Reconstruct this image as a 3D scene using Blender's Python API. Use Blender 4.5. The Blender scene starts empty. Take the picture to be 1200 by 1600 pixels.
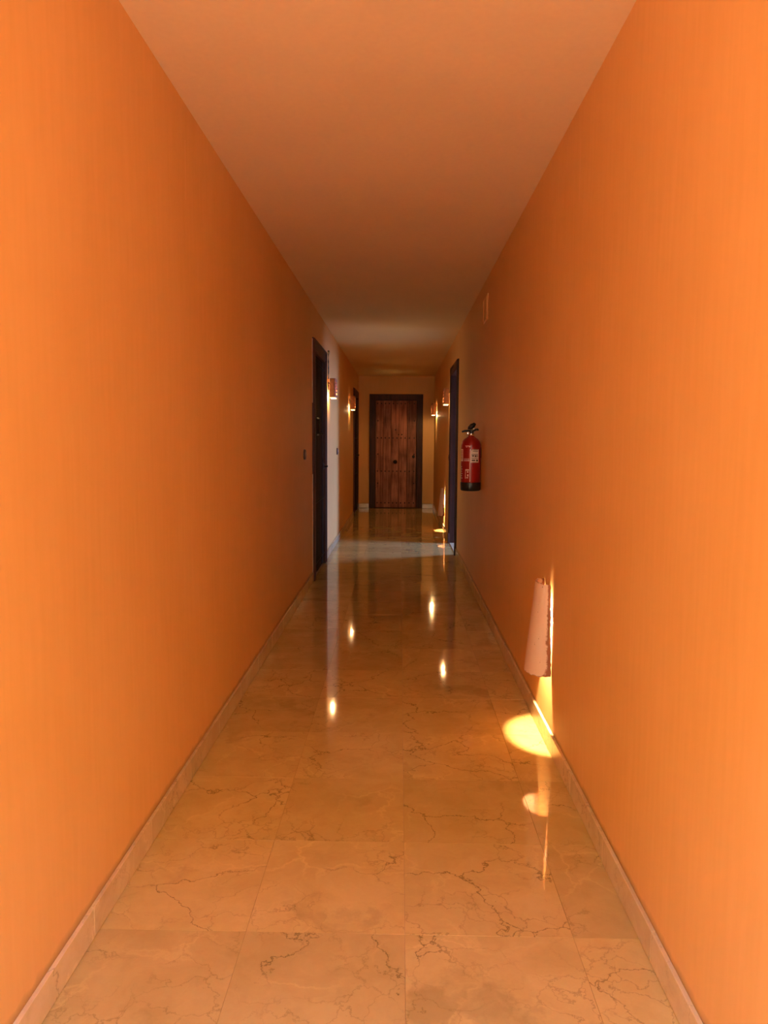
import bpy, bmesh, math, random
from mathutils import Vector, Matrix
random.seed(7)
S = bpy.context.scene
COL = S.collection

# ------------------------------------------------------------------ camera
XL, XR, H, EYE = -0.7915, 0.6416, 2.50, 1.287
Y0, Y1 = -0.9, 14.65                       # corridor mouth behind the camera, end wall
cam_d = bpy.data.cameras.new('camera'); cam = bpy.data.objects.new('camera', cam_d); COL.objects.link(cam)
cam_d.sensor_fit = 'AUTO'; cam_d.sensor_width = 36.0; cam_d.lens = 27.0
cam_d.clip_start = 0.02; cam_d.clip_end = 200
def cam_matrix(yaw, pitch, roll):
    cy, sy = math.cos(yaw), math.sin(yaw); cp, sp = math.cos(pitch), math.sin(pitch); cr, sr = math.cos(roll), math.sin(roll)
    right = Vector((cy, -sy, 0)); fwd0 = Vector((sy, cy, 0)); up0 = Vector((0, 0, 1))
    fwd = cp * fwd0 - sp * up0; up = sp * fwd0 + cp * up0
    r2 = cr * right + sr * up; u2 = -sr * right + cr * up
    m = Matrix((r2, u2, -fwd)).transposed().to_4x4()
    m.translation = (0, 0, EYE)
    return m
cam.matrix_world = cam_matrix(-0.0204, 0.0928, 0.0062)
S.camera = cam

# ------------------------------------------------------------------ sky, sun, exposure
w = bpy.data.worlds.new('sky'); S.world = w; w.use_nodes = True
bg = w.node_tree.nodes['Background']
bg.inputs['Color'].default_value = (0.24, 0.41, 1.0, 1); bg.inputs['Strength'].default_value = 45.0
sun_d = bpy.data.lights.new('sun', 'SUN'); sun_d.energy = 53.0; sun_d.color = (1.0, 0.80, 0.55); sun_d.angle = math.radians(0.6)
sun = bpy.data.objects.new('sun', sun_d); COL.objects.link(sun)
sun.rotation_euler = Vector((0.15, -0.80, -0.58)).to_track_quat('-Z', 'Y').to_euler()
def portal(name, loc, direction, sx, sy):
    d = bpy.data.lights.new(name, 'AREA'); d.shape = 'RECTANGLE'; d.size = sx; d.size_y = sy
    o = bpy.data.objects.new(name, d); COL.objects.link(o); o.location = loc
    o.rotation_euler = Vector(direction).to_track_quat('-Z', 'Y').to_euler()
    d.cycles.is_portal = True
portal('sky_portal', (2.10, 9.425, 1.15), (-1, 0, 0), 0.72, 2.1)
S.view_settings.view_transform = 'Standard'; S.view_settings.look = 'None'
S.view_settings.gamma = 1.0; S.view_settings.use_curve_mapping = False
S.view_settings.exposure = 0.0
S.cycles.max_bounces = 14; S.cycles.diffuse_bounces = 10; S.cycles.glossy_bounces = 6
S.cycles.sample_clamp_indirect = 6.0
S.cycles.use_denoising = True
S.cycles.caustics_reflective = False

# ------------------------------------------------------------------ materials
def new_mat(name):
    m = bpy.data.materials.new(name); m.use_nodes = True
    return m, m.node_tree, m.node_tree.nodes['Principled BSDF']
def N(nt, kind, **kw):
    n = nt.nodes.new(kind)
    for k, v in kw.items():
        if k in n.inputs: n.inputs[k].default_value = v
        else: setattr(n, k, v)
    return n
def ramp(nt, fac, stops):
    r = nt.nodes.new('ShaderNodeValToRGB'); e = r.color_ramp.elements
    while len(e) < len(stops): e.new(0.5)
    for i, (p, c) in enumerate(stops):
        e[i].position = p; e[i].color = c if len(c) == 4 else (*c, 1)
    nt.links.new(fac, r.inputs['Fac']); return r.outputs['Color']
def mixc(nt, fac, a, b, mode='MIX'):
    m = nt.nodes.new('ShaderNodeMix'); m.data_type = 'RGBA'; m.blend_type = mode
    for s, v in ((m.inputs['Factor'], fac), (m.inputs['A'], a), (m.inputs['B'], b)):
        if hasattr(v, 'links'): nt.links.new(v, s)
        elif isinstance(v, (int, float)): s.default_value = v
        else: s.default_value = (*v, 1)
    return m.outputs['Result']
def math_n(nt, op, a, b=None, c=None, clamp=False):
    m = nt.nodes.new('ShaderNodeMath'); m.operation = op; m.use_clamp = clamp
    for i, v in enumerate((a, b, c)):
        if v is None: continue
        if hasattr(v, 'links'): nt.links.new(v, m.inputs[i])
        else: m.inputs[i].default_value = v
    return m.outputs[0]
def plain(name, col, rough=0.5, metal=0.0, spec=None, var=0.0, scale=20, bump=0.0):
    m, nt, p = new_mat(name)
    p.inputs['Roughness'].default_value = rough; p.inputs['Metallic'].default_value = metal
    tc = N(nt, 'ShaderNodeTexCoord')
    n = N(nt, 'ShaderNodeTexNoise', Scale=scale, Detail=5.0); nt.links.new(tc.outputs['Object'], n.inputs['Vector'])
    lo = tuple(max(0, c * (1 - var)) for c in col); hi = tuple(min(1, c * (1 + var)) for c in col)
    nt.links.new(ramp(nt, n.outputs['Fac'], [(0.3, lo), (0.7, hi)]), p.inputs['Base Color'])
    if bump:
        b = N(nt, 'ShaderNodeBump', Strength=bump, Distance=0.002); nt.links.new(n.outputs['Fac'], b.inputs['Height'])
        nt.links.new(b.outputs['Normal'], p.inputs['Normal'])
    return m

def plaster(name, c1, c2, rough, scratch=False, low_band=0.0, bump=0.25):
    m, nt, p = new_mat(name)
    geo = N(nt, 'ShaderNodeNewGeometry'); pos = geo.outputs['Position']
    sep = N(nt, 'ShaderNodeSeparateXYZ'); nt.links.new(pos, sep.inputs[0])
    n1 = N(nt, 'ShaderNodeTexNoise', Scale=1.3, Detail=5.0, Roughness=0.6); nt.links.new(pos, n1.inputs['Vector'])
    mp = N(nt, 'ShaderNodeMapping'); mp.inputs['Scale'].default_value = (45, 45, 4); nt.links.new(pos, mp.inputs['Vector'])
    n2 = N(nt, 'ShaderNodeTexNoise', Scale=1.0, Detail=4.0); nt.links.new(mp.outputs[0], n2.inputs['Vector'])
    f = math_n(nt, 'ADD', math_n(nt, 'MULTIPLY', n1.outputs['Fac'], 0.65), math_n(nt, 'MULTIPLY', n2.outputs['Fac'], 0.35))
    col = ramp(nt, f, [(0.38, c1), (0.62, c2)])
    if low_band:  # darker uneven band just above the skirting
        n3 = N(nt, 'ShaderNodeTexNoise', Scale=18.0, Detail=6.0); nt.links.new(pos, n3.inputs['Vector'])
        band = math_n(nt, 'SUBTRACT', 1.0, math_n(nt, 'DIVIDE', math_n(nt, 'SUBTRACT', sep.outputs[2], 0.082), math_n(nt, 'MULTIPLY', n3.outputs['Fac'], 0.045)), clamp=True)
        col = mixc(nt, math_n(nt, 'MULTIPLY', band, low_band), col, tuple(c * 0.45 for c in c1))
    if scratch:                                   # old scrape marks in the paint
        for (sy, z0, z1, wd, k) in ((2.89, 2.16, 2.37, .0035, .55), (2.98, 2.0, 2.27, .0022, .3), (3.35, 0.55, 0.8, .003, .22)):
            a = math_n(nt, 'LESS_THAN', math_n(nt, 'ABSOLUTE', math_n(nt, 'SUBTRACT', sep.outputs[1], sy)), wd)
            b = math_n(nt, 'LESS_THAN', math_n(nt, 'ABSOLUTE', math_n(nt, 'SUBTRACT', sep.outputs[2], (z0 + z1) / 2)), (z1 - z0) / 2)
            f2 = math_n(nt, 'MULTIPLY', math_n(nt, 'MULTIPLY', a, b), k)
            col = mixc(nt, f2, col, (0.9, 0.52, 0.22))
    nt.links.new(col, p.inputs['Base Color'])
    p.inputs['Roughness'].default_value = rough
    n4 = N(nt, 'ShaderNodeTexNoise', Scale=2.2, Detail=3.0); nt.links.new(pos, n4.inputs['Vector'])
    h = math_n(nt, 'ADD', math_n(nt, 'MULTIPLY', n2.outputs['Fac'], 0.12), n4.outputs['Fac'])
    b = N(nt, 'ShaderNodeBump', Strength=bump, Distance=0.012); nt.links.new(h, b.inputs['Height'])
    nt.links.new(b.outputs['Normal'], p.inputs['Normal'])
    return m

def marble(name, base_a, base_b, rough, dark=1.0):
    m, nt, p = new_mat(name)
    tc = N(nt, 'ShaderNodeTexCoord'); oi = N(nt, 'ShaderNodeObjectInfo')
    off = N(nt, 'ShaderNodeCombineXYZ')
    nt.links.new(math_n(nt, 'MULTIPLY', oi.outputs['Random'], 91.0), off.inputs[0])
    nt.links.new(math_n(nt, 'MULTIPLY', oi.outputs['Random'], 47.0), off.inputs[1])
    va = N(nt, 'ShaderNodeVectorMath', operation='ADD'); nt.links.new(tc.outputs['Object'], va.inputs[0]); nt.links.new(off.outputs[0], va.inputs[1])
    P = va.outputs[0]
    dn = N(nt, 'ShaderNodeTexNoise', Scale=4.0, Detail=7.0, Roughness=0.62); nt.links.new(P, dn.inputs['Vector'])
    ds = N(nt, 'ShaderNodeVectorMath', operation='MULTIPLY_ADD')
    nt.links.new(dn.outputs['Color'], ds.inputs[0]); ds.inputs[1].default_value = (0.30, 0.30, 0.30); nt.links.new(P, ds.inputs[2])
    D = ds.outputs[0]
    def vein(scale, wid, mscale, lo, hi, src=D):
        v = N(nt, 'ShaderNodeTexVoronoi', feature='DISTANCE_TO_EDGE', Scale=scale); nt.links.new(src, v.inputs['Vector'])
        line = math_n(nt, 'SUBTRACT', 1.0, math_n(nt, 'DIVIDE', v.outputs['Distance'], wid), clamp=True)
        k = N(nt, 'ShaderNodeTexNoise', Scale=mscale, Detail=3.0); nt.links.new(P, k.inputs['Vector'])
        mk = N(nt, 'ShaderNodeMapRange'); mk.inputs['From Min'].default_value = lo; mk.inputs['From Max'].default_value = hi; nt.links.new(k.outputs['Fac'], mk.inputs['Value'])
        return math_n(nt, 'MULTIPLY', line, mk.outputs[0])
    cl = N(nt, 'ShaderNodeTexNoise', Scale=6.0, Detail=8.0, Roughness=0.65); nt.links.new(D, cl.inputs['Vector'])
    col = ramp(nt, cl.outputs['Fac'], [(0.32, base_a), (0.66, base_b)])
    bl = N(nt, 'ShaderNodeTexNoise', Scale=3.2, Detail=5.0, Roughness=0.55); nt.links.new(D, bl.inputs['Vector'])
    blot = ramp(nt, bl.outputs['Fac'], [(0.60, (0, 0, 0)), (0.70, (1, 1, 1))])
    col = mixc(nt, math_n(nt, 'MULTIPLY', blot, 0.42 * dark), col, tuple(c * 0.5 for c in base_a))
    col = mixc(nt, math_n(nt, 'MULTIPLY', vein(2.6, 0.022, 2.5, 0.45, 0.62), 0.35), col, tuple(min(1, c * 1.35) for c in base_b))
    col = mixc(nt, math_n(nt, 'MULTIPLY', vein(3.4, 0.011, 2.0, 0.44, 0.56), 0.85 * dark), col, tuple(c * 0.30 for c in base_a))
    col = mixc(nt, math_n(nt, 'MULTIPLY', vein(9.0, 0.024, 3.0, 0.46, 0.62), 0.6 * dark), col, tuple(c * 0.42 for c in base_a))
    tone = N(nt, 'ShaderNodeMapRange'); tone.inputs['To Min'].default_value = 0.90; tone.inputs['To Max'].default_value = 1.08
    nt.links.new(oi.outputs['Random'], tone.inputs['Value'])
    tcol = N(nt, 'ShaderNodeCombineXYZ')
    for i in range(3): nt.links.new(tone.outputs[0], tcol.inputs[i])
    col = mixc(nt, 1.0, col, tcol.outputs[0], 'MULTIPLY')
    nt.links.new(col, p.inputs['Base Color'])
    rn = N(nt, 'ShaderNodeTexNoise', Scale=9.0, Detail=4.0); nt.links.new(P, rn.inputs['Vector'])
    rr = N(nt, 'ShaderNodeMapRange'); rr.inputs['To Min'].default_value = rough * 0.7; rr.inputs['To Max'].default_value = rough * 1.4
    p.inputs['IOR'].default_value = 1.6
    nt.links.new(rn.outputs['Fac'], rr.inputs['Value']); nt.links.new(rr.outputs[0], p.inputs['Roughness'])
    wv = N(nt, 'ShaderNodeTexNoise', Scale=7.0, Detail=1.0); nt.links.new(P, wv.inputs['Vector'])
    b = N(nt, 'ShaderNodeBump', Strength=0.05, Distance=0.004); nt.links.new(wv.outputs['Fac'], b.inputs['Height'])
    nt.links.new(b.outputs['Normal'], p.inputs['Normal'])
    return m

def wood(name, c1, c2, rough=0.5, gscale=1.0, spec=0.25):
    m, nt, p = new_mat(name)
    tc = N(nt, 'ShaderNodeTexCoord'); oi = N(nt, 'ShaderNodeObjectInfo')
    off = N(nt, 'ShaderNodeVectorMath', operation='SCALE'); off.inputs[0].default_value = (13, 29, 7); nt.links.new(oi.outputs['Random'], off.inputs['Scale'])
    va = N(nt, 'ShaderNodeVectorMath', operation='ADD'); nt.links.new(tc.outputs['Object'], va.inputs[0]); nt.links.new(off.outputs[0], va.inputs[1])
    mp = N(nt, 'ShaderNodeMapping'); mp.inputs['Scale'].default_value = (22 * gscale, 22 * gscale, 1.3); nt.links.new(va.outputs[0], mp.inputs['Vector'])
    n = N(nt, 'ShaderNodeTexNoise', Scale=1.0, Detail=8.0, Roughness=0.65, Distortion=0.6); nt.links.new(mp.outputs[0], n.inputs['Vector'])
    n2 = N(nt, 'ShaderNodeTexNoise', Scale=2.6, Detail=4.0); nt.links.new(va.outputs[0], n2.inputs['Vector'])
    f = math_n(nt, 'ADD', math_n(nt, 'MULTIPLY', n.outputs['Fac'], 0.6), math_n(nt, 'MULTIPLY', n2.outputs['Fac'], 0.4))
    col = ramp(nt, f, [(0.38, c1), (0.60, c2)])
    tone = N(nt, 'ShaderNodeMapRange'); tone.inputs['To Min'].default_value = 0.72; tone.inputs['To Max'].default_value = 1.2
    nt.links.new(oi.outputs['Random'], tone.inputs['Value'])
    tcol = N(nt, 'ShaderNodeCombineXYZ')
    for i in range(3): nt.links.new(tone.outputs[0], tcol.inputs[i])
    col = mixc(nt, 1.0, col, tcol.outputs[0], 'MULTIPLY')
    nt.links.new(col, p.inputs['Base Color']); p.inputs['Roughness'].default_value = rough; p.inputs['Specular IOR Level'].default_value = spec
    b = N(nt, 'ShaderNodeBump', Strength=0.3, Distance=0.002); nt.links.new(n.outputs['Fac'], b.inputs['Height'])
    nt.links.new(b.outputs['Normal'], p.inputs['Normal'])
    return m

def glow(name, col, strength):
    m, nt, p = new_mat(name)
    p.inputs['Base Color'].default_value = (*col, 1); p.inputs['Emission Color'].default_value = (*col, 1); p.inputs['Emission Strength'].default_value = strength
    p.inputs['Roughness'].default_value = 0.4
    return m

M_wall = plaster('orange_plaster', (0.75, 0.425, 0.130), (0.80, 0.465, 0.158), 0.55, scratch=True, low_band=0.75)
M_ceil = plaster('cream_ceiling_paint', (0.80, 0.62, 0.33), (0.84, 0.66, 0.36), 0.7, bump=0.2)
M_floor = marble('polished_cream_marble', (0.52, 0.355, 0.115), (0.62, 0.435, 0.155), 0.055)
M_skirt = marble('skirting_marble', (0.60, 0.45, 0.24), (0.70, 0.54, 0.31), 0.18, dark=0.6)
M_grout = plain('tan_grout', (0.42, 0.28, 0.14), 0.6, var=0.2)
M_wood = wood('reddish_door_planks', (0.13, 0.045, 0.030), (0.50, 0.20, 0.125))
M_frame = wood('dark_door_frame', (0.040, 0.014, 0.010), (0.10, 0.034, 0.024))
M_dark = wood('blackened_door_wood', (0.012, 0.004, 0.003), (0.030, 0.009, 0.006), 0.75, 1.0, 0.1)
M_iron = plain('black_iron', (0.020, 0.016, 0.015), 0.45, 0.6, var=0.3)
M_brass = plain('old_brass', (0.42, 0.26, 0.09), 0.35, 1.0, var=0.2)
M_switch = plain('brown_switch_plastic', (0.10, 0.055, 0.045), 0.3, var=0.1)
M_switch_in = plain('cream_switch_button', (0.45, 0.38, 0.36), 0.25, var=0.05)
M_red = plain('red_enamel', (0.34, 0.012, 0.010), 0.28, var=0.06)
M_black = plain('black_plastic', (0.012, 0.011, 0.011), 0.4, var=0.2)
M_steel = plain('polished_steel', (0.75, 0.72, 0.68), 0.22, 1.0, var=0.05)
M_label = plain('cream_label_paper', (0.92, 0.84, 0.76), 0.5, var=0.04)
M_print = plain('black_label_print', (0.03, 0.025, 0.025), 0.6)
M_wprint = plain('pale_label_print', (0.88, 0.70, 0.66), 0.5)
M_lightwood = plain('pale_chipped_plaster', (0.70, 0.56, 0.46), 0.7, var=0.15)
M_white = plain('white_passage_paint', (0.82, 0.82, 0.82), 0.7, var=0.03)
M_terr = plain('terracotta_paving', (0.55, 0.27, 0.14), 0.8, var=0.2, scale=4)
M_blocker = plain('dark_blocker_paving', (0.13, 0.12, 0.11), 0.9, var=0.2, scale=4)
M_bounce = plain('ochre_bounce_render', (0.285, 0.245, 0.105), 0.85, var=0.06, scale=2)
M_shade = plain('terracotta_shade', (0.50, 0.21, 0.10), 0.6, var=0.2, scale=30, bump=0.3)
M_bulb = glow('warm_bulb_glass', (1.0, 0.72, 0.32), 120.0)
M_bulb2 = glow('warm_diffuser_glass', (1.0, 0.70, 0.30), 3.0)

def tile_mat():                                        # whitewashed roof tile, worn through at its edges
    m, nt, p = new_mat('whitewashed_roof_tile')
    tc = N(nt, 'ShaderNodeTexCoord')
    n = N(nt, 'ShaderNodeTexNoise', Scale=26.0, Detail=8.0, Roughness=0.7); nt.links.new(tc.outputs['Object'], n.inputs['Vector'])
    n2 = N(nt, 'ShaderNodeTexNoise', Scale=70.0, Detail=3.0); nt.links.new(tc.outputs['Object'], n2.inputs['Vector'])
    at = N(nt, 'ShaderNodeAttribute', attribute_name='wear')
    f = math_n(nt, 'ADD', at.outputs['Fac'], math_n(nt, 'MULTIPLY', n.outputs['Fac'], 0.55))
    worn = ramp(nt, f, [(0.62, (0, 0, 0)), (0.72, (1, 1, 1))])
    col = mixc(nt, worn, (0.74, 0.52, 0.38), (0.30, 0.10, 0.035))
    sp = ramp(nt, n2.outputs['Fac'], [(0.70, (0, 0, 0)), (0.73, (1, 1, 1))])
    col = mixc(nt, math_n(nt, 'MULTIPLY', sp, 0.7), col, (0.28, 0.12, 0.06))
    nt.links.new(col, p.inputs['Base Color']); p.inputs['Roughness'].default_value = 0.7
    b = N(nt, 'ShaderNodeBump', Strength=0.4, Distance=0.002); nt.links.new(n.outputs['Fac'], b.inputs['Height'])
    nt.links.new(b.outputs['Normal'], p.inputs['Normal'])
    return m
M_tile = tile_mat()

# ------------------------------------------------------------------ mesh helpers
def link(o, parent=None):
    COL.objects.link(o)
    if parent is not None: o.parent = parent
    return o
def mesh_of(bm, name, mat, smooth=False):
    me = bpy.data.meshes.new(name)
    bmesh.ops.recalc_face_normals(bm, faces=bm.faces)
    bm.to_mesh(me); bm.free()
    if mat: me.materials.append(mat)
    if smooth:
        for p in me.polygons: p.use_smooth = True
        me.set_sharp_from_angle(angle=math.radians(40))
    return me
def obj(name, bm, mat, parent=None, loc=None, smooth=False):
    o = bpy.data.objects.new(name, mesh_of(bm, name, mat, smooth))
    if loc: o.location = loc
    return link(o, parent)
def empty(name, loc, rz=0.0):
    o = bpy.data.objects.new(name, None); o.location = loc; o.rotation_euler = (0, 0, rz); o.empty_display_size = 0.1
    return link(o)
def tag(o, label=None, cat=None, group=None, kind=None):
    if label: o['label'] = label
    if cat: o['category'] = cat
    if group: o['group'] = group
    if kind: o['kind'] = kind
    return o
def add_box(bm, x0, x1, y0, y1, z0, z1, bev=0.0):
    r = bmesh.ops.create_cube(bm, size=1.0); vs = r['verts']
    for v in vs: v.co = Vector(((x0 + x1) / 2 + v.co.x * (x1 - x0), (y0 + y1) / 2 + v.co.y * (y1 - y0), (z0 + z1) / 2 + v.co.z * (z1 - z0)))
    if bev:
        es = list({e for v in vs for e in v.link_edges})
        bmesh.ops.bevel(bm, geom=es, offset=bev, segments=1, affect='EDGES')
def box(*a, bev=0.0):
    bm = bmesh.new(); add_box(bm, *a, bev=bev); return bm
def add_lathe(bm, prof, seg=24, mat=None, cap=True):
    """revolve (r, z) about local z; mat maps it elsewhere"""
    rings = []
    for r, z in prof:
        ring = []
        for i in range(seg):
            a = 2 * math.pi * i / seg
            c = Vector((r * math.cos(a), r * math.sin(a), z))
            ring.append(bm.verts.new(mat @ c if mat else c))
        rings.append(ring)
    for a, b in zip(rings, rings[1:]):
        for i in range(seg):
            bm.faces.new((a[i], a[(i + 1) % seg], b[(i + 1) % seg], b[i]))
    if cap: bm.faces.new(rings[0]); bm.faces.new(rings[-1])
def lathe(prof, seg=24, mat=None, cap=True):
    bm = bmesh.new(); add_lathe(bm, prof, seg, mat, cap); return bm
def add_tube(bm, pts, r, seg=8):
    pts = [Vector(p) for p in pts]; rings = []
    for i, p in enumerate(pts):
        t = (pts[min(i + 1, len(pts) - 1)] - pts[max(i - 1, 0)]).normalized()
        q = t.to_track_quat('Z', 'Y').to_matrix()
        rr = r[i] if isinstance(r, (list, tuple)) else r
        rings.append([bm.verts.new(p + q @ Vector((rr * math.cos(2 * math.pi * k / seg), rr * math.sin(2 * math.pi * k / seg), 0))) for k in range(seg)])
    for a, b in zip(rings, rings[1:]):
        for k in range(seg): bm.faces.new((a[k], a[(k + 1) % seg], b[(k + 1) % seg], b[k]))
    bm.faces.new(rings[0]); bm.faces.new(rings[-1])
def tube(pts, r, seg=8):
    bm = bmesh.new(); add_tube(bm, pts, r, seg); return bm
def prism_poly(pts, axis, a0, a1):
    """extrude a 2-D outline (u, z) along x ('x': u is y) or y ('y': u is x)"""
    bm = bmesh.new()
    P = (lambda u, z, a: (a, u, z)) if axis == 'x' else (lambda u, z, a: (u, a, z))
    A = [bm.verts.new(P(u, z, a0)) for u, z in pts]; B = [bm.verts.new(P(u, z, a1)) for u, z in pts]
    bm.faces.new(A); bm.faces.new(list(reversed(B)))
    n = len(pts)
    for i in range(n): bm.faces.new((A[i], A[(i + 1) % n], B[(i + 1) % n], B[i]))
    return bm
TOY = Matrix.Rotation(math.radians(90), 4, 'X')      # lathe axis z -> local -y (out of a door face)

# ------------------------------------------------------------------ the setting
D1 = (6.93, 8.09, 2.20)       # near door on the left wall: y0, y1, height of the frame
D2 = (12.98, 14.22, 2.17)     # far door on the left wall
D3 = (8.58, 9.72, 2.19)       # open doorway on the right wall
DE = (-0.586, 0.427, 2.16)    # door in the end wall
WT = 0.16
zb = -0.04
def notched(u0, u1, doors):
    pts = [(u0, H + .1), (u0, zb)]
    for a, b, h in doors: pts += [(a, zb), (a, h), (b, h), (b, zb)]
    return pts + [(u1, zb), (u1, H + .1)]
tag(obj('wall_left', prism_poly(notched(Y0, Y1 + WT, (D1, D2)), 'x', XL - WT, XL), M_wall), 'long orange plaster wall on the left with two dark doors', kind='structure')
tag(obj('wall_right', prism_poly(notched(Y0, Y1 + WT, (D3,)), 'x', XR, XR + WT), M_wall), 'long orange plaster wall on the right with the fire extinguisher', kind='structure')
tag(obj('wall_end', prism_poly(notched(XL, XR, (DE,)), 'y', Y1, Y1 + WT), M_wall), 'orange wall closing the corridor around the studded door', kind='structure')
tag(obj('ceiling', box(XL - WT, XR + WT, Y0, Y1 + WT, H, H + 0.12), M_ceil), 'flat cream ceiling of the corridor', kind='structure')
floor = tag(obj('floor', box(XL - WT, XR + WT, Y0, Y1 + WT, -0.10, -0.0075), M_grout), 'polished cream marble tile floor', kind='structure')
cols = [XL, -0.395, 0.0225, 0.462, XR]
row0, pitch = 1.90, 0.4625
rows = [Y0]
y = row0 - math.floor((row0 - Y0) / pitch) * pitch
while y < Y1 - 0.05:
    if y > rows[-1] + 0.03: rows.append(y)
    y += pitch
rows.append(Y1)
tile_cache = {}
for i in range(len(rows) - 1):
    for j in range(4):
        wx, wy = cols[j + 1] - cols[j] - 0.0005, rows[i + 1] - rows[i] - 0.0008
        k = (round(wx, 3), round(wy, 3))
        if k not in tile_cache: tile_cache[k] = mesh_of(box(-wx / 2, wx / 2, -wy / 2, wy / 2, -0.011, 0.0, bev=0.0004), 'floor_tile', M_floor)
        o = bpy.data.objects.new('floor_tile', tile_cache[k]); o.location = ((cols[j] + cols[j + 1]) / 2, (rows[i] + rows[i + 1]) / 2, 0)
        o.rotation_euler = (random.uniform(-.0011, .0011), random.uniform(-.0011, .0011), 0)
        link(o, floor)
SK, ST = 0.081, 0.012
sk_cache = {}
def skirting(name, label, a, b, face, doors, along_y):
    base = tag(empty(name, (0, 0, 0)), label, kind='structure')
    spans, s = [], a
    for d0, d1, _ in doors: spans.append((s, d0 - .004)); s = d1 + .004
    spans.append((s, b))
    for s0, s1 in spans:
        if s1 - s0 < 0.02: continue
        n = max(1, round((s1 - s0) / 0.462)); L = (s1 - s0) / n
        for i in range(n):
            k = (round(L, 4), along_y, face)
            if k not in sk_cache:
                g = L / 2 - 0.0008
                bm = box(0, ST, -g, g, 0, SK, bev=0.0015) if along_y == 1 else box(-ST, 0, -g, g, 0, SK, bev=0.0015) if along_y == -1 else box(-g, g, -ST, 0, 0, SK, bev=0.0015)
                sk_cache[k] = mesh_of(bm, 'skirting_tile', M_skirt)
            o = bpy.data.objects.new('skirting_tile', sk_cache[k]); c = s0 + (i + .5) * L
            o.location = (face, c, 0.0015) if along_y else (c, face, 0.0015)
            o.rotation_euler = (0, 0, random.uniform(-.002, .002))
            link(o, base)
skirting('baseboard_left', 'low marble skirting along the left wall', Y0, Y1, XL, (D1, D2), 1)
skirting('baseboard_right', 'low marble skirting along the right wall', Y0, Y1, XR, (D3,), -1)
skirting('baseboard_end', 'short marble skirting beside the studded end door', XL + ST, XR - ST, Y1, (DE,), 0)

# the passage beyond the open doorway, with a tall window that lets the sky in
PX = 2.10
bm = bmesh.new()
add_box(bm, XR + WT, PX, 7.95, 8.05, -0.1, 2.6); add_box(bm, XR + WT, PX, 10.3, 10.4, -0.1, 2.6)
add_box(bm, PX, PX + .12, 7.95, 9.12, -0.1, 2.6); add_box(bm, PX, PX + .12, 9.75, 10.4, -0.1, 2.6)
add_box(bm, PX, PX + .12, 9.10, 9.75, -0.1, 0.12); add_box(bm, PX, PX + .12, 9.10, 9.75, 2.18, 2.6)
tag(obj('wall_passage', bm, M_wall), 'orange walls of the side passage behind the open doorway', kind='structure')
tag(obj('ceiling_passage', box(XR + WT, PX + .12, 7.95, 10.4, 2.55, 2.65), M_white), 'white ceiling of the side passage', kind='structure')
tag(obj('floor_passage', box(XR + WT, PX, 8.05, 10.3, -0.10, 0.0), M_skirt), 'marble floor of the side passage', kind='structure')
bm = bmesh.new()
for a, b in ((9.10, 9.14), (9.71, 9.75)): add_box(bm, PX + .03, PX + .08, a, b, .12, 2.18)
for a, b in ((.12, .16), (2.14, 2.18)): add_box(bm, PX + .03, PX + .08, 9.14, 9.71, a, b)
win = tag(obj('window_1', bm, M_frame), 'tall window at the end of the side passage', kind='structure')

# unseen courtyard behind the camera, added to bounce warm light into the corridor
tag(obj('floor_bounce', box(-9, 9, -9.0, Y0, -0.12, -0.011), M_terr), 'unseen terracotta paving added behind the camera to bounce light', kind='structure')
tag(obj('wall_bounce', box(-9, 9, -7.3, -7.0, -0.1, 7.0), M_bounce), 'unseen sunlit ochre wall added behind the camera to bounce warm light', kind='structure')

tag(obj('floor_blocker', box(PX + .12, 9, Y0, 18, -0.12, -0.011), M_blocker), 'unseen dark paving added outside the side passage window to cut upward light', kind='structure')  # added ground, keeps sky light from below off the corridor ceiling

# ------------------------------------------------------------------ doors (local x across, -y out of the wall, z up)
stud_me = mesh_of(lathe([(0.013, 0.0), (0.012, 0.005), (0.007, 0.010), (0.0015, 0.012)], 8, TOY), 'stud', M_iron, True)
def frame_parts(root, w, h, fw, mat):
    def jamb(x0, s):
        bm = bmesh.new()                                  # outer bead, flat, inner bead
        xs = sorted((x0, x0 + s * fw)); add_box(bm, xs[0], xs[1], -0.016, 0.12, 0, h, bev=.003)
        q = sorted((x0 + s * .004, x0 + s * .026)); add_box(bm, q[0], q[1], -0.026, -0.010, 0, h - .004, bev=.004)
        q = sorted((x0 + s * (fw - .03), x0 + s * (fw - .010))); add_box(bm, q[0], q[1], -0.021, -0.010, 0, h - fw + .028, bev=.003)
        return bm
    obj('jamb', jamb(-w / 2, 1), mat, root); obj('jamb', jamb(w / 2, -1), mat, root)
    bm = bmesh.new()
    add_box(bm, -w / 2 + fw, w / 2 - fw, -0.016, 0.12, h - fw, h, bev=.003)
    add_box(bm, -w / 2 + .026, w / 2 - .026, -0.026, -0.010, h - .026, h - .004, bev=.004)
    add_box(bm, -w / 2 + fw - .010, w / 2 - fw + .010, -0.021, -0.010, h - fw + .010, h - fw + .03, bev=.003)
    obj('header', bm, mat, root)
def ring_pull(root, x, z, r, mat, name='ring_pull'):
    o = obj(name, lathe([(r, 0), (r, .004), (r * .85, .008), (r * .55, .009), (r * .3, .02), (r * .42, .034), (r * .3, .044), (.001, .047)], 20, TOY), mat, root, (x, -0.004, z), True)
    return o
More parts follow.
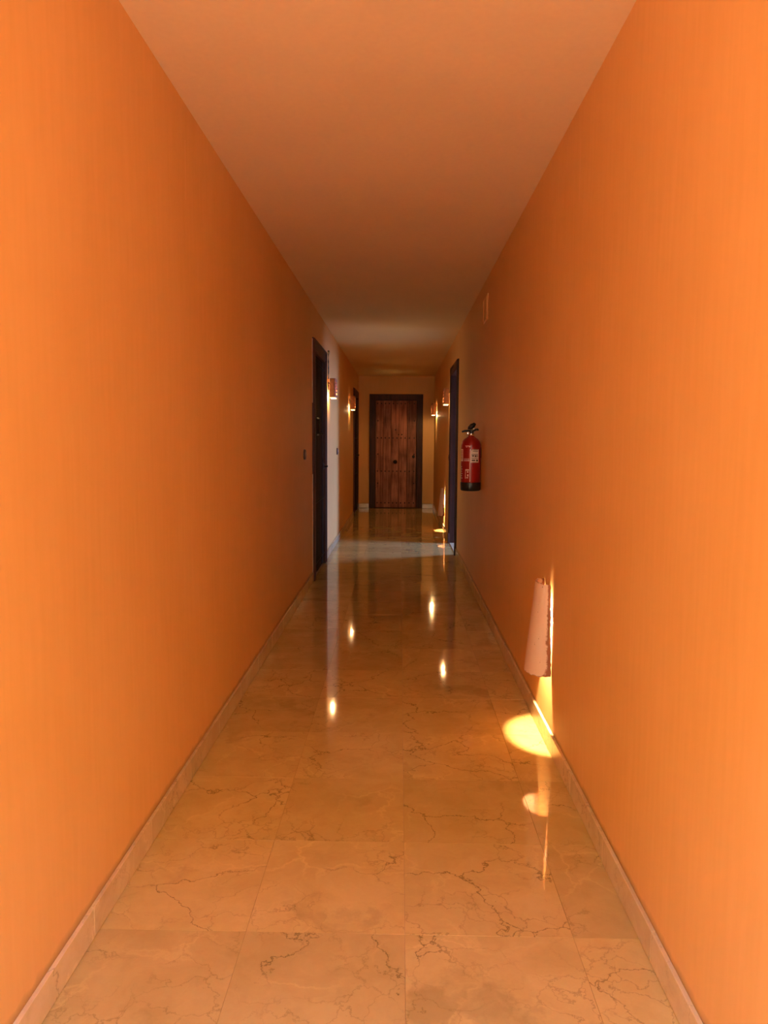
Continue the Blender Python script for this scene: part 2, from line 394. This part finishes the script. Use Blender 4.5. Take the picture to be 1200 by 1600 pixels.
def door(name, label, loc, rz, w, h, fw, wood_m, frame_m, cuts, rows_z, extra=(), leaf_y=0.004):
    root = tag(empty(name, loc, rz), label, kind='structure')
    frame_parts(root, w, h, fw, frame_m)
    x0, x1, top = -w / 2 + fw, w / 2 - fw, h - fw
    xs = [x0] + [x0 + (x1 - x0) * c for c in cuts] + [x1]
    for a, b in zip(xs, xs[1:]):
        bm = bmesh.new(); add_box(bm, a + .0035, b - .0035, leaf_y + random.uniform(0, .004), leaf_y + .045, .012, top - .004, bev=.004)
        o = obj('plank', bm, wood_m, root)
    obj('leak_panel', box(-w / 2, w / 2, .121, .15, -.05, h), frame_m, root)  # unseen panel added behind the leaf to stop light leaking through
    for z in rows_z:
        for a, b in zip(xs, xs[1:]):
            for t in (.25, .75):
                s = bpy.data.objects.new('stud', stud_me); s.location = (a + (b - a) * t, leaf_y, z); link(s, root)
    for x, z in extra:
        s = bpy.data.objects.new('stud', stud_me); s.location = (x, leaf_y, z); link(s, root)
    return root
wE = DE[1] - DE[0]; cxE = (DE[0] + DE[1]) / 2
c5 = [.19, .381, .571, .774]
de = door('door_1', 'studded reddish plank door in a dark frame closing the corridor', (cxE, Y1, 0), 0, wE, DE[2], .118, M_wood, M_frame, c5, (1.985, 1.336, .705, .10),
          [(x, z) for z in (1.66, 1.03, .475) for x in (-.345, .345)] + [(.05, 1.40), (.11, 1.40)])
de.children  # parts above
ring_pull(de, -.012, .885, .038, M_iron); ring_pull(de, .335, .985, .028, M_iron, 'door_knob')
obj('peephole', lathe([(.012, 0), (.012, .006), (.006, .008)], 12, TOY), M_iron, de, (-.01, .004, 1.49), True)
bm = bmesh.new(); add_box(bm, -.293, -.287, -.001, .012, .02, 2.03); obj('groove_strip', bm, M_frame, de)
dl = door('door_2', 'nearly black plank door on the left wall before the first sconce', (XL, (D1[0] + D1[1]) / 2, 0), math.radians(90), D1[1] - D1[0], D1[2], .115, M_dark, M_frame, [.2, .4, .6, .8], (2.0, 1.35, .7, .12))
bm = bmesh.new(); add_box(bm, -.30, -.10, -.012, .006, 1.33, 1.50, bev=.004); gr = obj('spyhole_grille', bm, M_iron, dl)
for i in range(5): obj('grille_bar', tube([(-.28 + .04 * i, -.015, 1.345), (-.28 + .04 * i, -.015, 1.485)], .004, 6), M_iron, gr)
ring_pull(dl, .38, 1.02, .03, M_iron, 'door_knob')
for z0, z1 in ((1.62, 2.19), (0.02, .98)): obj('plaster_edge', box(-(D1[1] - D1[0]) / 2 - .010, -(D1[1] - D1[0]) / 2 + .001, -.006, .0, z0, z1, bev=.002), M_lightwood, dl)
df = door('door_3', 'dark plank door at the far end of the left wall', (XL, (D2[0] + D2[1]) / 2, 0), math.radians(90), D2[1] - D2[0], D2[2], .115, M_dark, M_frame, [.2, .4, .6, .8], (1.98, 1.33, .7, .12))
ring_pull(df, .40, 1.02, .03, M_iron, 'door_knob')
# open doorway on the right: frame, deep lining, leaf folded back into the passage
do = tag(empty('door_4', (XR, (D3[0] + D3[1]) / 2, 0), math.radians(-90)), 'dark framed open doorway on the right wall beyond the extinguisher', kind='structure')
wd = D3[1] - D3[0]
frame_parts(do, wd, D3[2], .10, M_frame)
bm = bmesh.new()
for x0, x1 in ((-wd / 2, -wd / 2 + .10), (wd / 2 - .10, wd / 2)): add_box(bm, x0, x1, .121, WT + .004, 0, D3[2])
add_box(bm, -wd / 2 + .1, wd / 2 - .1, .121, WT + .004, D3[2] - .10, D3[2]); obj('lining', bm, M_dark, do)
for i in range(5):                                    # local x runs towards the camera, so the far jamb is at -x
    obj('plank', box(wd / 2 - .10, wd / 2 - .055, WT + .01 + .19 * i, WT + .01 + .19 * i + .186, .012, D3[2] - .11, bev=.004), M_dark, do)
obj('threshold', box(-wd / 2 + .10, wd / 2 - .10, -.010, WT + .004, -.006, .008, bev=.002), M_skirt, do)
obj('plinth_block', box(-wd / 2 + .001, -wd / 2 + .103, -.032, -.014, 0.002, .13, bev=.003), M_frame, do)

# ------------------------------------------------------------------ wall sconces
def point(name, parent, loc, power, col, r=0.02):
    d = bpy.data.lights.new(name, 'POINT'); d.energy = power; d.color = col; d.shadow_soft_size = r
    o = bpy.data.objects.new(name, d); o.location = loc; link(o, parent); return o
WARM = (1.0, 0.62, 0.24)
def shade_bm(hw, dep, ht):
    """box shade with rounded front corners, a closed top and a column of slots in its front"""
    path = [(-hw, -.025)]
    rc = .028
    path.append((-hw, -(dep - rc)))
    for k in range(1, 6): a = math.pi / 2 * k / 6; path.append((-hw + rc - rc * math.cos(a), -(dep - rc) - rc * math.sin(a)))
    path += [(-hw + rc, -dep), (-.03, -dep), (.03, -dep), (hw - rc, -dep)]
    for k in range(1, 6): a = math.pi / 2 * (1 - k / 6); path.append((hw - rc + rc * math.cos(a), -(dep - rc) - rc * math.sin(a)))
    path += [(hw, -(dep - rc)), (hw, -.025)]
    zs = [0.0]
    for k in range(4): zs += [.030 + .038 * k, .050 + .038 * k]
    zs += [ht - .012, ht]
    bm = bmesh.new()
    g = []
    for i, z in enumerate(zs):
        s = .955 if i == len(zs) - 1 else 1.0
        g.append([bm.verts.new((x * s, y * (s if y < -.02 else 1), z)) for x, y in path])
    fi = [k for k in range(len(path) - 1) if abs(path[k][0] + .03) < 1e-6][0]
    for i in range(len(zs) - 1):
        for k in range(len(path) - 1):
            if k in (4, fi, 2 * fi - 4) and i % 2 == 1 and i < 8: continue
            bm.faces.new((g[i][k], g[i][k + 1], g[i + 1][k + 1], g[i + 1][k]))
    bm.faces.new(g[-1])
    bmesh.ops.recalc_face_normals(bm, faces=bm.faces)
    bmesh.ops.solidify(bm, geom=bm.faces[:], thickness=0.006)
    return bm
sconce_src = {}
def sconce(y, side, z, label, power, extra=False):
    x = XL if side < 0 else XR
    t = tag(empty('wall_sconce', (x, y, z), math.radians(90) if side < 0 else math.radians(-90)), label, 'wall lamp', 'wall sconces along the corridor')
    hw, dep, ht = .10, .092, .205
    if not sconce_src:
        sconce_src['shade'] = mesh_of(shade_bm(hw, dep, ht), 'shade', M_shade, True)
        sconce_src['back_plate'] = mesh_of(box(-.05, .05, -.008, 0, .05, .17, bev=.003), 'back_plate', M_iron)
        sconce_src['lamp_holder'] = mesh_of(tube([(0, -.006, .15), (0, -.035, .15), (0, -.042, .143), (0, -.042, .080)], [.008, .008, .013, .013], 12), 'lamp_holder', M_brass, True)
        sconce_src['bulb'] = mesh_of(lathe([(.008, .080), (.012, .073), (.02, .055), (.022, .043), (.016, .027), (.003, .020)], 14, Matrix.Translation((0, -.042, 0))), 'bulb', M_bulb, True)
        bm = bmesh.new()
        h2, d2 = hw - .010, dep - .008
        add_box(bm, -h2, -h2 + .005, -d2, -.025, -.009, .010); add_box(bm, h2 - .005, h2, -d2, -.025, -.009, .010)
        add_box(bm, -h2 + .005, h2 - .005, -d2, -d2 + .005, -.009, .010)
        sconce_src['diffuser_rim'] = mesh_of(bm, 'diffuser_rim', M_bulb2)
    for k in ('shade', 'back_plate', 'lamp_holder', 'bulb', 'diffuser_rim'):
        link(bpy.data.objects.new(k, sconce_src[k]), t)
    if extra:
        obj('streak', tube([(-.045, -.006, ht - .004), (-.047, -.007, ht + .06), (-.040, -.006, ht + .12), (-.046, -.006, ht + .18), (-.043, -.006, ht + .27)], .006, 8), M_black, t, smooth=True)  # thin dark tube following the streak on the wall above the sconce
        obj('glow_cap', lathe([(.022, 0), (.022, .012), (.014, .02), (.002, .022)], 14, Matrix.Translation((-.043, 0, ht + .28)) @ TOY), M_brass, t, smooth=True)  # added brass cap standing in for the gold glow escaping upward
    point('lamp_light', t, (0, -.042, -.006), power, WARM, .012)
    return t
sconce(8.48, -1, 1.750, 'terracotta wall sconce with a thin black streak above, right after the near-left black door', 4.0, True)
sconce(11.97, -1, 1.760, 'terracotta wall sconce on the left wall before the far-left door', 2.5)
sconce(10.02, 1, 1.755, 'terracotta wall sconce on the right wall right after the open doorway', 2.5)
sconce(13.75, 1, 1.745, 'terracotta wall sconce on the right wall nearest the studded end door', 10.0)

# ------------------------------------------------------------------ roof-tile night lamps, low on the right wall
def tile_shade():
    bm = bmesh.new(); nu, nv = 28, 30; rnd = random.Random(3)
    wear = bm.verts.layers.float.new('wear')
    rowsv = []
    for j in range(nv + 1):
        t = j / nv                                       # 0 bottom, 1 top
        hw = .112 + (.078 - .112) * t; dep = .096 + (.056 - .096) * t; gap = .002 + .005 * t
        r = []
        for i in range(nu + 1):
            a = math.pi * i / nu
            jit = (rnd.uniform(-.0022, .0022) if i in (0, nu) else 0)
            z = .385 * t + (rnd.uniform(-.004, .002) if j in (0, nv) else 0) - .004 * math.sin(a) * (1 - t)
            v = bm.verts.new((-hw * math.cos(a), -gap - jit - (dep - gap) * math.sin(a) ** .9 if 0 < i < nu else -gap - jit, z))
            e = min(i, nu - i) / nu
            v[wear] = max(.62 * (1 - e / .17) if e < .17 else 0, .42 * (1 - t / .045) if t < .045 else 0, .35 if j == nv else 0)
            r.append(v)
        rowsv.append(r)
    for j in range(nv):
        for i in range(nu): bm.faces.new((rowsv[j][i], rowsv[j][i + 1], rowsv[j + 1][i + 1], rowsv[j + 1][i]))
    bmesh.ops.recalc_face_normals(bm, faces=bm.faces)
    bmesh.ops.solidify(bm, geom=bm.faces[:], thickness=0.009)
    return bm
tile_me = mesh_of(tile_shade(), 'tile_shade', M_tile, True)
bracket_me = mesh_of(box(-.03, .03, -.012, 0, .20, .33, bev=.003), 'bracket', M_iron)
holder_me = mesh_of(tube([(.032, -.010, .315), (.032, -.030, .315), (.032, -.036, .308), (.032, -.036, .300), (.032, -.036, .278)], [.007, .007, .011, .016, .017], 16), 'lamp_holder', M_steel, True)
tbulb_me = mesh_of(lathe([(.009, .285), (.013, .280), (.018, .268), (.018, .260), (.012, .248), (.003, .244)], 14, Matrix.Translation((.032, -.036, 0))), 'bulb', M_bulb, True)
bm = bmesh.new()
rim_pts = [(.074 * math.cos(math.pi * i / 12), -.010 - .040 * math.sin(math.pi * i / 12)) for i in range(13)]
lo = [bm.verts.new((x, y, .318)) for x, y in rim_pts]; hi = [bm.verts.new((x, y, .324)) for x, y in rim_pts]
bm.faces.new(lo); bm.faces.new(list(reversed(hi)))
for i in range(13): bm.faces.new((lo[i], lo[(i + 1) % 13], hi[(i + 1) % 13], hi[i]))
baffle_me = mesh_of(bm, 'light_baffle', M_iron)  # half-disc added inside the tile to block the lamp's upward light
def tile_lamp(y, z, label, power):
    t = tag(empty('roof_tile_lamp', (XR, y, z), math.radians(-90)), label, 'night lamp', 'roof tile lamps low on the right wall')
    for n, me in (('tile_shade', tile_me), ('bracket', bracket_me), ('lamp_holder', holder_me), ('light_baffle', baffle_me), ('bulb', tbulb_me)): link(bpy.data.objects.new(n, me), t)
    point('lamp_light', t, (.030, -.038, .228), power, (1.0, 0.74, 0.42), .026)
tile_lamp(3.262, .306, 'whitewashed roof tile lamp low on the right wall, nearest the camera', 115.0)
tile_lamp(10.98, .225, 'whitewashed roof tile lamp low on the right wall beyond the open doorway', 115.0)

# ------------------------------------------------------------------ round switches
def round_switch(x, y, z, rz, label, cat='switch', mat=None):
    t = tag(empty('round_switch', (x, y, z), rz), label, cat, 'round wall switches')
    obj('rim', lathe([(.043, 0), (.043, .008), (.038, .016), (.030, .017), (.028, .010), (.001, .010)], 28, TOY), M_switch, t, smooth=True)
    obj('button', lathe([(.026, .008), (.026, .015), (.020, .019), (.001, .020)], 24, TOY), mat or M_switch_in, t, smooth=True)
round_switch(XL, 6.33, 1.168, math.radians(90), 'round brown switch with a pale button on the left wall before the near door')
round_switch(XL, 9.60, 1.150, math.radians(90), 'round brown switch on the left wall between the two sconces')
round_switch(XR, 9.93, 1.073, math.radians(-90), 'round dark switch on the right wall under the sconce beyond the doorway', mat=M_switch)

# ------------------------------------------------------------------ painted cover plate high on the right wall
cp = tag(empty('cover_plate', (XR, 5.915, 2.18), math.radians(-90)), 'orange painted cover plate high on the right wall above the extinguisher', 'cover plate')
obj('plate', box(-.125, .125, -.009, 0, 0, .195, bev=.004), M_wall, cp)
obj('plate_rim', (lambda b: (add_box(b, -.112, .112, -.012, -.007, .012, .018), add_box(b, -.112, .112, -.012, -.007, .177, .183), add_box(b, -.112, -.106, -.012, -.007, .018, .177), add_box(b, .106, .112, -.012, -.007, .018, .177), b)[-1])(bmesh.new()), M_wall, cp)

# ------------------------------------------------------------------ fire extinguisher
EX = (0.5615, 6.12, 0.893)
ex = tag(empty('fire_extinguisher', EX), 'red fire extinguisher with black base and cream label hanging on the right wall', 'fire extinguisher')
ex.scale = (1.035, 1.035, 1.046)
R = 0.0755
obj('cylinder', lathe([(R - .004, .030), (R, .040), (R, .335), (R * .985, .352), (R * .90, .372), (R * .70, .392), (R * .42, .406), (.024, .412), (.022, .420)], 40), M_red, ex, smooth=True)
obj('base_boot', lathe([(R - .018, 0), (R - .006, .002), (R + .001, .010), (R + .0025, .060), (R + .001, .066)], 40), M_black, ex, smooth=True)
obj('neck_collar', lathe([(.021, .416), (.024, .420), (.024, .432), (.018, .436)], 24), M_steel, ex, smooth=True)
bm = bmesh.new(); add_lathe(bm, [(.017, .43), (.019, .445), (.016, .462), (.006, .466)], 20); add_box(bm, -.013, .016, -.014, .014, .438, .468, bev=.004)
obj('valve_body', bm, M_black, ex, smooth=True)
# carrying handle points to the left, lever rises above it, hose stub to the right
bm = bmesh.new(); add_tube(bm, [(.01, 0, .452), (-.02, -.002, .454), (-.05, -.004, .452), (-.072, -.006, .446)], [.009, .008, .008, .006], 10)
obj('carry_handle', bm, M_black, ex, smooth=True)
bm = bmesh.new(); add_tube(bm, [(-.016, 0, .458), (-.010, -.004, .474), (.004, -.008, .490), (.024, -.010, .500), (.032, -.010, .497)], [.014, .019, .020, .017, .009], 10)
obj('squeeze_lever', bm, M_black, ex, smooth=True)
bm = bmesh.new(); add_tube(bm, [(.010, -.004, .452), (.034, -.010, .462), (.046, -.014, .466), (.050, -.016, .456)], [.008, .008, .007, .009], 10)
obj('nozzle', bm, M_black, ex, smooth=True)
g = obj('pressure_gauge', lathe([(.011, 0), (.012, .004), (.012, .010), (.009, .012), (.001, .012)], 18, Matrix.Translation((-.026, -.018, .436)) @ TOY), M_steel, ex, smooth=True)
obj('safety_pin', tube([(-.03, -.016, .462), (.012, -.018, .464), (.022, -.020, .470), (.014, -.022, .476)], .0022, 6), M_steel, ex, smooth=True)
bm = bmesh.new(); wl = (XR - EX[0]) / 1.035; add_box(bm, .030, wl, -.012, .012, .285, .305, bev=.003); add_box(bm, wl - .006, wl, -.02, .02, .25, .33, bev=.002)
obj('wall_bracket', bm, M_black, ex)
obj('strap_band', lathe([(R + .0002, .315), (R + .0012, .316), (R + .0012, .330), (R + .0002, .331)], 40, cap=False), M_red, ex, smooth=True)
view = math.atan2(-EX[1], -EX[0])                         # direction from the bottle to the corridor mouth
def patch_into(bm, a0, a1, z0, z1, r, n=8):
    """curved strip on the bottle; angles in degrees right of the side that faces the corridor mouth"""
    lo, hi = [], []
    for i in range(n + 1):
        a = view + math.radians(a0 + (a1 - a0) * i / n)
        lo.append(bm.verts.new((r * math.cos(a), r * math.sin(a), z0))); hi.append(bm.verts.new((r * math.cos(a), r * math.sin(a), z1)))
    for i in range(n): bm.faces.new((lo[i], lo[i + 1], hi[i + 1], hi[i]))
def patches(name, items, r, mat, parent):
    bm = bmesh.new()
    for it in items: patch_into(bm, *it, r)
    o = obj(name, bm, mat, parent, smooth=True); return o
lab = patches('instruction_label', [(-2, 50, .215, .325)], R + .0008, M_label, ex)
lb = lab; lb['label'] = 'cream instruction label with black pictograms'
pr = [(2, 7, .308, .318), (10, 46, .312, .3145), (10, 46, .305, .3075), (10, 44, .298, .3005), (4, 46, .2755, .279), (6, 20, .262, .270), (24, 33, .258, .271), (4, 46, .2475, .251), (5, 26, .229, .237), (32, 44, .226, .239), (4, 46, .2185, .2205), (36, 46, .262, .268)]
p2 = patches('label_print', pr, R + .0014, M_print, lab)
l2 = patches('side_label', [(-80, -50, .225, .320)], R + .0008, M_wprint, ex)
patches('side_print', [(-76, -54, .30 - .012 * i, .305 - .012 * i) for i in range(6)], R + .0014, M_red, l2)
patches('pale_line', [(-5.8, -3.0, .07, .372 - .03)], R + .0006, M_wprint, ex)  # thin pale vertical line down the bottle
wp = [(-35, -12, .338, .342), (-30, -20, .330, .334), (-12, -8, .328, .340)]
for k in range(4): wp += [(-42 + 9 * k, -36 + 9 * k, .226, .236), (-42 + 9 * k, -37 + 9 * k, .240, .246)]
for k in range(6): wp += [(-72, -60 + (k * 5) % 9, .18 - .017 * k, .186 - .017 * k)]
wp += [(-32, -29, .095, .165), (-29, -10, .155, .165), (-22, -12, .140, .150), (-20, -12, .112, .128), (-24, -14, .098, .106)]
for it in wp: patches('printed_mark', [it], R + .0006, M_wprint, ex)
